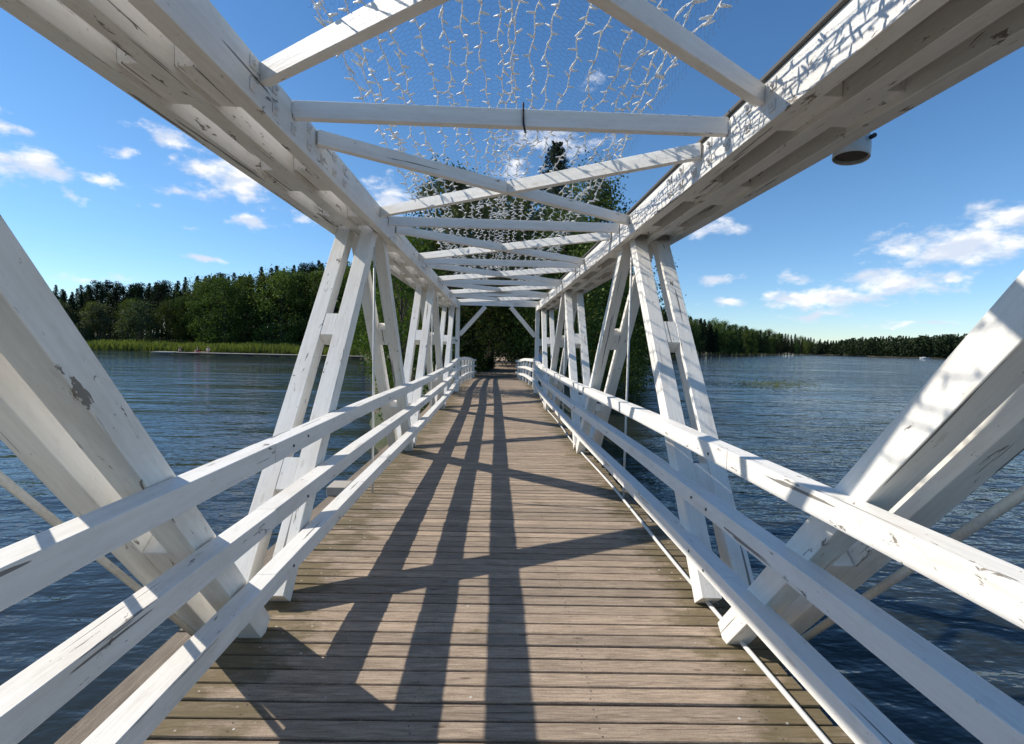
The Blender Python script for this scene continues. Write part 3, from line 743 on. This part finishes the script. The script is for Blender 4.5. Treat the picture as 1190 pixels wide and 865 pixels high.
place(broadleaf('broadleaf_tree', 14.0, 3.6, 0.2, 18000, 0.20, 'leaf', 'broadleaf tree in the middle of the group behind the bridge end', lobes=32, seed=7), at(556, 42), 42)
place(broadleaf('broadleaf_tree', 9.0, 3.2, 0.06, 16000, 0.18, 'leaf', 'dark leafy tree close behind the right end post', lobes=30, seed=8), at(655, 27.5), 27.5)
place(broadleaf('broadleaf_tree', 8.6, 3.6, 0.05, 16000, 0.18, 'leaf', 'dark tree on the right bank behind the legs of the right truss', lobes=30, seed=9), at(706, 31), 31)
place(broadleaf('broadleaf_tree', 13, 4.0, 0.28, 16000, 0.22, 'leaf', 'shade tree with thick dark trunk left of the path', lobes=30, seed=10, trunk_r=.22), at(570, 37), 37)
place(broadleaf('broadleaf_tree', 13, 4.4, 0.26, 16000, 0.24, 'leaf', 'shade tree right of the path beyond the bridge', lobes=30, seed=11, trunk_r=.25), at(612, 50), 50)
place(spruce('spruce_tree', 13, 2.8, 113000, 0.19, 'dark spruce on the left bank beside the tall broadleaf tree', seed=12), at(530, 35), 35)
place(broadleaf('shrub', 1.5, 1.3, 0.0, 2200, 0.14, 'bush', 'small yellow green shrub at the left side of the path', lobes=16, seed=13), at(552, 33), 33)
place(broadleaf('shrub', 1.9, 0.9, 0.0, 1800, 0.14, 'bush', 'slim yellow green shrub at the right side of the path', lobes=14, seed=14), at(597, 52), 52)
place(broadleaf('broadleaf_tree', 8.0, 3.2, 0.04, 6000, 0.3, 'leaf', 'dark tree at the waterline beyond the right truss', lobes=28, seed=15), at(722, 48), 48)
for i, (px, Y, H_) in enumerate(((536, 104, 15), (585, 92, 15), (628, 62, 16), (668, 58, 15), (500, 52, 12), (700, 66, 14), (478, 96, 13), (560, 78, 16), (610, 82, 16), (650, 80, 15), (455, 84, 12), (690, 88, 14), (720, 84, 13), (735, 110, 14), (520, 95, 14), (425, 100, 14))):
    if i == 0: bt = broadleaf('broadleaf_tree', 14, 4.4, 0.1, 10000, 0.32, 'leaf', 'broadleaf tree in the shaded grove behind the landing', 'trees of the grove behind the landing', lobes=30, seed=16); o = bt
    else: o = copy_tree(bt)
    place(o, at(px, Y), Y, rnd.uniform(0, 6.28), H_/14)

# the wood on the left shore and along the right shore: single trees
LB = ('dark spruce in the wood on the far left shore', 'rounded broadleaf tree in the wood on the far left shore', 'pale willow at the edge of the wood on the left shore')
LP = 'dark pine with rounded top in the wood on the far left shore'
GL, GR = 'trees of the wood on the left shore', 'trees of the wood on the right shore'
pk = [spruce('spruce_tree', 17, 2.4, 5600, 0.40, LB[0], GL, seed=31, base_frac=.12), spruce('spruce_tree', 19, 2.2, 5600, 0.40, LB[0], GL, seed=32, base_frac=.2, droop=.2)]
bk = [broadleaf('broadleaf_tree', 13, 4.0, 0.02, 9000, 0.30, 'leaf', LB[1], GL, lobes=30, seed=33), broadleaf('broadleaf_tree', 14, 3.4, 0.05, 9000, 0.30, 'leaf', LB[1], GL, lobes=26, seed=34),
      broadleaf('broadleaf_tree', 12, 4.2, 0.02, 9000, 0.30, 'leaf', LB[1], GL, lobes=34, seed=35)]
pn = [broadleaf('pine_tree', 17, 2.9, 0.42, 5000, 0.40, 'needle', LP, GL, bark='pine_bark', lobes=22, seed=41), broadleaf('pine_tree', 18, 2.5, 0.5, 4500, 0.40, 'needle', LP, GL, bark='pine_bark', lobes=18, seed=42)]
wk = broadleaf('willow_tree', 8.5, 3.2, 0.02, 5000, 0.32, 'willow', LB[2], GL, lobes=28, seed=36)
used = set()
def inst(proto, group, label, *a, **k):
    if id(proto) in used: o = copy_tree(proto)
    else: o = proto; used.add(id(proto))
    o['group'] = group; o['label'] = label; place(o, *a, **k)
# front row of the left wood: broadleaf crowns with a few willows, placed by where they show
for i, (px, top) in enumerate(((20,352),(52,356),(80,352),(100,350),(122,352),(140,350),(162,352),(184,346),(206,352),(222,348),(245,330),(268,326),(292,324),(312,322),(332,318),(352,320),(372,318),(392,316),(412,318),(432,320))):
    Y = 126 + rnd.uniform(-2, 3); x = at(px, Y); hor = 400.5 + (px-575)*.0225
    ztop = CAM.z + (hor - top)/FPX*Y; z0 = gz(x, Y); H_ = ztop - z0
    if i in (3, 5, 7): inst(wk, GL, LB[2], x, Y - 3, rnd.uniform(0, 6.28), H_/8.5*0.9)
    else:
        b_ = bk[i % 3]; inst(b_, GL, LB[1], x, Y, rnd.uniform(0, 6.28), H_/(13, 14, 12)[i % 3])
def skyline(px): return float(np.interp(px, [-300, 0, 65, 120, 200, 250, 300, 350, 390, 450, 560], [338, 338, 336, 334, 329, 323, 315, 309, 299, 296, 330]))
n_ = 0
for row, (Y_, dens_, low) in enumerate(((133, 17, 14), (141, 13, 6), (150, 11, 1), (160, 10, 0))):
    px = -90 + rnd.uniform(0, 9)
    while px < 560:
        Y = Y_ + rnd.uniform(-3, 3); x = at(px, Y); hor = 400.5 + (px-575)*.0225
        top = skyline(px) + low + rnd.uniform(-3, 9); z0 = gz(x, Y)
        H_ = CAM.z + (hor - top)/FPX*Y - z0
        k = rnd.random()
        if k > 1 - (.15 if row < 1 else .28): j = rnd.randrange(2); inst(pn[j], GL, LP, x, Y, rnd.uniform(0, 6.28), max(.5, H_/(16.6, 17.5)[j]))
        elif k < (.45 if row < 1 else .70): j = rnd.randrange(2); inst(pk[j], GL, LB[0], x, Y, rnd.uniform(0, 6.28), max(.5, H_/(17, 19)[j])*rnd.uniform(1.35, 1.8), sz=max(.5, H_/(17, 19)[j]))
        else: j = rnd.randrange(3); inst(bk[j], GL, LB[1], x, Y, rnd.uniform(0, 6.28), max(.5, H_/(13, 14, 12)[j]))
        n_ += 1; px += dens_*rnd.uniform(.7, 1.35)
LR = ('dark spruce in the wood along the right shore', 'dark broadleaf tree in the wood along the right shore')
tblx, tblY, tblT = [735, 760, 790, 860, 920, 950, 962], [135, 160, 205, 275, 400, 480, 520], [350, 357, 364, 377, 388, 392, 395]
for row in range(3):
    px = 728 + rnd.uniform(0, 4)
    while px < 962:
        Y = float(np.interp(px, tblx, tblY)) * (1.004 + 0.035*row) + rnd.uniform(0, 3); x = at(px, Y) + 2.0*0; hor = 400.5 + (px-575)*.0225
        top = float(np.interp(px, tblx, tblT)) + (7, 2, 0)[row] + rnd.uniform(-2, 4); z0 = max(gz(x, Y), WZ + .3); H_ = CAM.z + (hor - top)/FPX*Y - z0
        if rnd.random() < .72: j = rnd.randrange(2); inst(pk[j], GR, LR[0], x, Y, rnd.uniform(0, 6.28), H_/(17, 19)[j]*rnd.uniform(1.7, 2.3), z=z0, sz=H_/(17, 19)[j])
        else: j = rnd.randrange(3); inst(bk[j], GR, LR[1], x, Y, rnd.uniform(0, 6.28), H_/(13, 14, 12)[j], z=z0)
        px += float(np.interp(px, [735, 960], [7, 3.4]))*rnd.uniform(.7, 1.3)
# the far shore beyond reads as one mass of trees
def mass(name, spots, leaf, label):
    ctr, nrm, tone, sz = [], [], [], []
    for (x, y, H_, con) in spots:
        z0 = max(gz(x, y), WZ + 0.2); n = 330
        f = rng.uniform(0.03, 1, n)**(1.0 if con else .8); a = rng.uniform(0, 6.28, n)
        rad = (2.6*(1-f)**.8 if con else 3.8*np.sin(np.pi*np.clip(f*.8 + .15, 0, 1))**.7)*rng.uniform(.5, 1.05, n)
        ctr.append(np.stack([x + rad*np.cos(a), y + rad*np.sin(a), z0 + H_*f], 1)); tone.append(rng.normal(.5 + rng.normal()*.18 - (.2 if con else 0), .2, n)); sz.append(np.full(n, leaf)*rng.uniform(.6, 1.3, n))
    ctr = np.concatenate(ctr); o = quads(name, ctr, rng.normal(size=ctr.shape) + np.array((0, -.3, .7)), np.concatenate(sz), .8, M['leaf'] if 'leaf' in name else M['needle'], None, np.concatenate(tone))
    tag(o, label, 'wood', kind='stuff')
spots = []
fx, fY = [954, 975, 1020, 1075, 1125, 1190, 1300], [456, 450, 428, 408, 396, 380, 350]
for row in range(4):
    px = 956
    while px < 1420:
        Y = float(np.interp(px, fx, fY))*(1.003 + .03*row); x = at(px, Y); hor = 400.5 + (px-575)*.0225
        top = float(np.interp(px, [956, 1000, 1060, 1110, 1300], [398, 393, 391, 389, 386])) + (5, 2, 0, 0)[row] + rnd.uniform(-1.5, 3)
        spots.append((x, Y, CAM.z + (hor - top)/FPX*Y - max(gz(x, Y), WZ+.2), rnd.random() < .55)); px += 3.4*rnd.uniform(.6, 1.4)
mass('far_wood', spots, 1.25, 'mixed wood on the far shore across the lake')

# reeds along the left shore
n = 34000; ry = rng.uniform(0, 1, n); rx_ = rng.uniform(-230, -30, n)
base_y = np.interp(rx_, [-230, -190, -95, -60, -38, -30], [121, 117.5, 114.3, 112.3, 110.3, 104]) + ry*11.5
rh = rng.uniform(1.0, 2.0, n)*(1 + .12*np.sin(rx_*.21) + .08*np.sin(rx_*.9))*(0.75 + .25*np.minimum(1, ry*6)); lean = rng.normal(0, .16, (n, 2)); z0 = height(np.stack([rx_, base_y], 1)); z0 = np.maximum(z0, WZ - .1)
wd = rng.uniform(.05, .11, n); ra = rng.uniform(0, np.pi, n); wx, wy = wd*np.cos(ra), wd*np.sin(ra)
b0 = np.stack([rx_ - wx, base_y - wy, z0], 1); b1 = np.stack([rx_ + wx, base_y + wy, z0], 1)
t0 = np.stack([rx_ + lean[:, 0] + wx*.4, base_y + lean[:, 1] + wy*.4, z0 + rh], 1); t1 = np.stack([rx_ + lean[:, 0] - wx*.4, base_y + lean[:, 1] - wy*.4, z0 + rh], 1)
V = np.stack([b0, b1, t0, t1], 1).reshape(-1, 3)
rd = py_obj('reeds', V.tolist(), np.arange(n*4).reshape(-1, 4).tolist(), M['reed'], tone=np.clip(rng.normal(.5, .22, n), 0, 1))
tag(rd, 'belt of green reeds along the left shore below the wood', 'reeds', kind='stuff')

# lily pads floating on the lake to the right
V, F, T = [], [], []
for i in range(3300):
    if i < 2300: px = rnd.gauss(850, 62); py = 420 + abs(rnd.gauss(0, 7))
    else: px = rnd.gauss(905, 30); py = 447 + rnd.gauss(0, 3.0)
    hor = 400.5 + (px-575)*.0225; dyp = py - hor
    if dyp < 9: continue
    Y = (CAM.z - WZ)*FPX/dyp; x = at(px, Y)
    if sdf(np.array([(x, Y)]), LAND_A)[0] > -2: continue
    r_ = rnd.uniform(.06, .15); b = len(V)
    for k in range(8): V.append((x + r_*math.cos(k*.785), Y + r_*math.sin(k*.785)*1.1, WZ + .012 + rnd.uniform(0, .01)))
    F.append(tuple(range(b, b+8))); T.append(min(1, max(0, rnd.gauss(.5, .25))))
lp = py_obj('lily_pads', V, F, M['pad'], tone=T); tag(lp, 'patches of floating lily pads on the lake right of the bridge', 'lily pads', kind='stuff')

# ------------------------------------------------------------------ jetty, boat, people
jt = empty('jetty', (at(290, 97), 97, WZ), 'long low jetty of pale boards in front of the reeds', 'jetty')
xl, xr = at(196, 97) - jt.location.x, at(452, 97) - jt.location.x
def jbox(name, lo, hi, mat, bev=.02):
    bm = bmesh.new(); box_bm(bm, lo, hi, bev); return bm_obj(name, bm, mat, jt)
nb = 26
bm = bmesh.new()
for i in range(nb):
    x0 = xl + (xr-xl)*i/nb; x1 = xl + (xr-xl)*(i+1)/nb - .03
    box_bm(bm, (x0, -1.1, .30), (x1, 1.1, .36 + rnd.uniform(-.01, .01)), .01)
bm_obj('walkway', bm, M['jetty'], jt)
jbox('end_float', (xl-.9, -1.4, .12), (xl+3.2, 1.4, .42), M['jetty'])
jbox('side_beam', (xl, -1.2, .08), (xr, -1.11, .29), M['darkwood'])
for i in range(9):
    x0 = xl + 1 + (xr-xl-2)*i/8; jbox('float', (x0-.5, -1.0, -.25), (x0+.5, 1.0, .28), M['darkwood'])

boat = empty('motor_boat', (at(1089, 330), 330, WZ), 'small white motor boat out on the lake near the far shore', 'boat')
bm = bmesh.new(); secs = [(-2.6, 1.0, .75), (-1.5, 1.05, .72), (0, 1.02, .75), (1.4, .78, .85), (2.4, .35, 1.0), (2.9, .02, 1.1)]; prev = None
for (x, hw, h_) in secs:
    cur = [bm.verts.new(p) for p in ((x, -hw, h_), (x, -hw*.8, .15), (x, 0, -.15), (x, hw*.8, .15), (x, hw, h_), (x, hw*.8, h_-.12), (x, -hw*.8, h_-.12))]
    if prev:
        for k in range(7): bm.faces.new((prev[k], prev[(k+1) % 7], cur[(k+1) % 7], cur[k]))
    else: bm.faces.new(cur)
    prev = cur
bm.faces.new(prev[::-1]); bmesh.ops.recalc_face_normals(bm, faces=bm.faces); bm_obj('hull', bm, M['hull'], boat)
bm = bmesh.new(); box_bm(bm, (-.5, -.75, .6), (1.1, .75, 1.15), .12); bm_obj('cabin', bm, M['hull'], boat)
bm = bmesh.new(); box_bm(bm, (.75, -.7, 1.1), (.85, .7, 1.55), .03); bm_obj('windscreen', bm, M['lens'], boat)
bm = bmesh.new(); box_bm(bm, (-2.95, -.22, .2), (-2.62, .22, 1.1), .06); bm_obj('outboard_motor', bm, M['dark_cloth'], boat)
boat.rotation_euler = (0, 0, 2.8)

def person(loc, pose, label, rz, top_mat, leg_mat, hair_mat, s=1.0):
    """one skinned body; shirt, trousers and hair are closed shells around it"""
    root = empty('person', loc, label, 'person')
    if pose == 'stand':
        J = {'pel':(0,0,.95),'wai':(0,0,1.1),'che':(0,.01,1.33),'nec':(0,0,1.47),'hd0':(0,-.015,1.56),'hd1':(0,-.02,1.66),'hd2':(0,-.01,1.72),
             'shl':(-.17,0,1.42),'ell':(-.23,.02,1.15),'wrl':(-.22,-.06,.92),'hal':(-.21,-.09,.84),'shr':(.17,0,1.42),'elr':(.23,.02,1.15),'wrr':(.22,-.06,.92),'har':(.21,-.09,.84),
             'hil':(-.09,0,.9),'knl':(-.10,-.02,.5),'anl':(-.10,.02,.09),'tol':(-.11,-.14,.04),'hir':(.09,0,.9),'knr':(.10,-.02,.5),'anr':(.10,.02,.09),'tor':(.11,-.14,.04)}
    elif pose == 'sit':
        J = {'pel':(0,0,.11),'wai':(0,.02,.26),'che':(0,0,.48),'nec':(0,-.04,.62),'hd0':(0,-.06,.71),'hd1':(0,-.07,.81),'hd2':(0,-.06,.87),
             'shl':(-.17,-.02,.57),'ell':(-.22,-.14,.36),'wrl':(-.13,-.33,.36),'hal':(-.10,-.40,.38),'shr':(.17,-.02,.57),'elr':(.22,-.14,.36),'wrr':(.13,-.33,.36),'har':(.10,-.40,.38),
             'hil':(-.09,-.04,.12),'knl':(-.11,-.38,.42),'anl':(-.11,-.58,.08),'tol':(-.12,-.72,.04),'hir':(.09,-.04,.12),'knr':(.11,-.38,.42),'anr':(.11,-.58,.08),'tor':(.12,-.72,.04)}
    else:   # lying on the back
        J = {'pel':(0,0,.11),'wai':(.15,0,.12),'che':(.38,0,.13),'nec':(.53,0,.12),'hd0':(.62,0,.13),'hd1':(.72,0,.13),'hd2':(.78,0,.12),
             'shl':(.48,-.17,.11),'ell':(.22,-.24,.07),'wrl':(-.02,-.22,.06),'hal':(-.1,-.21,.05),'shr':(.48,.17,.11),'elr':(.22,.24,.07),'wrr':(-.02,.22,.06),'har':(-.1,.21,.05),
             'hil':(-.05,-.09,.11),'knl':(-.45,-.1,.12),'anl':(-.85,-.1,.07),'tol':(-.9,-.11,.18),'hir':(-.05,.09,.11),'knr':(-.45,.1,.12),'anr':(-.85,.1,.07),'tor':(-.9,.11,.18)}
    RAD = {'pel':.125,'wai':.115,'che':.135,'nec':.055,'hd0':.075,'hd1':.095,'hd2':.07,'sh':.062,'el':.044,'wr':.03,'ha':.034,'hi':.09,'kn':.06,'an':.04,'to':.04}
    E = [('pel','wai'),('wai','che'),('che','nec'),('nec','hd0'),('hd0','hd1'),('hd1','hd2')]
    for q in 'lr': E += [('che','sh'+q),('sh'+q,'el'+q),('el'+q,'wr'+q),('wr'+q,'ha'+q),('pel','hi'+q),('hi'+q,'kn'+q),('kn'+q,'an'+q),('an'+q,'to'+q)]
    def skin(name, keys, grow, mat):
        ks = [k for k in J if k in keys]; idx = {k: i for i, k in enumerate(ks)}
        me = bpy.data.meshes.new(name); me.from_pydata([J[k] for k in ks], [(idx[a], idx[b]) for a, b in E if a in idx and b in idx], []); me.update()
        o = link(name, me, None, root); md = o.modifiers.new('skin', 'SKIN')
        for i, k in enumerate(ks):
            r = RAD.get(k, RAD.get(k[:2], .05)) + grow; me.skin_vertices[0].data[i].radius = (r, r*(.8 if k in ('pel','wai','che') else 1)); me.skin_vertices[0].data[i].use_root = (i == 0)
        o.modifiers.new('sub', 'SUBSURF').levels = 1
        bpy.context.view_layer.update(); dg = bpy.context.evaluated_depsgraph_get()
        me2 = bpy.data.meshes.new_from_object(o.evaluated_get(dg)); o.modifiers.clear(); o.data = me2; me2.materials.clear(); me2.materials.append(mat)
        for f in me2.polygons: f.use_smooth = True
        return o
    skin('body', list(J), 0, M['skin'])
    if top_mat: skin('shirt', ['wai','che','shl','shr','ell','elr','pel'], .014, M[top_mat])
    if leg_mat: skin('trousers', ['pel','hil','hir','knl','knr'] + (['anl','anr'] if pose == 'stand' else []), .016, M[leg_mat])
    hd = Vector(J['hd1']); bm = bmesh.new(); bmesh.ops.create_uvsphere(bm, u_segments=12, v_segments=8, radius=.105)
    for v in bm.verts: v.co = Vector((v.co.x, v.co.y, v.co.z))
    bmesh.ops.delete(bm, geom=[v for v in bm.verts if v.co.z < -.03 and v.co.y < .02], context='VERTS')
    h_ = bm_obj('hair', bm, M[hair_mat], root, True); h_.location = hd + (Vector((0, .018, .03)) if pose != 'lie' else Vector((.03, 0, .02)))
    root.rotation_euler = (0, 0, rz); root.scale = (s, s, s); return root
JT = WZ + .37
person((at(217, 97), 97.2, JT), 'sit', 'person with dark hair sitting alone at the left end of the jetty', .5, 'dark_cloth', 'dark_cloth', 'hair', 1.15)
person((at(237, 97), 97.2, JT), 'sit', 'person in dark clothes sitting in the middle of the jetty', -.4, 'dark_cloth', 'dark_cloth', 'hair', 1.15)
person((at(241.5, 97), 96.6, JT), 'lie', 'bare sunbather lying on the jetty beside the sitting figures', .2, None, 'red', 'fair', 1.0)
person((at(248.3, 97), 97.3, JT), 'sit', 'person in a white top sitting on the right of the jetty group', .2, 'white_cloth', None, 'fair', 1.3)
yb_ = 86.0; xb_ = at(428.3, yb_)
person((xb_, yb_, max(gz(xb_, yb_), WZ + .1) ), 'stand', 'bather in red standing on the shore behind the left truss', .4, 'red', None, 'fair', 0.95)
xs_ = at(628.6, 25.3)
person((xs_, 25.3, gz(xs_, 25.3)), 'stand', 'person in light blue shirt standing on the bank behind the right truss', .3, 'blue', 'dark_cloth', 'hair', 0.98)
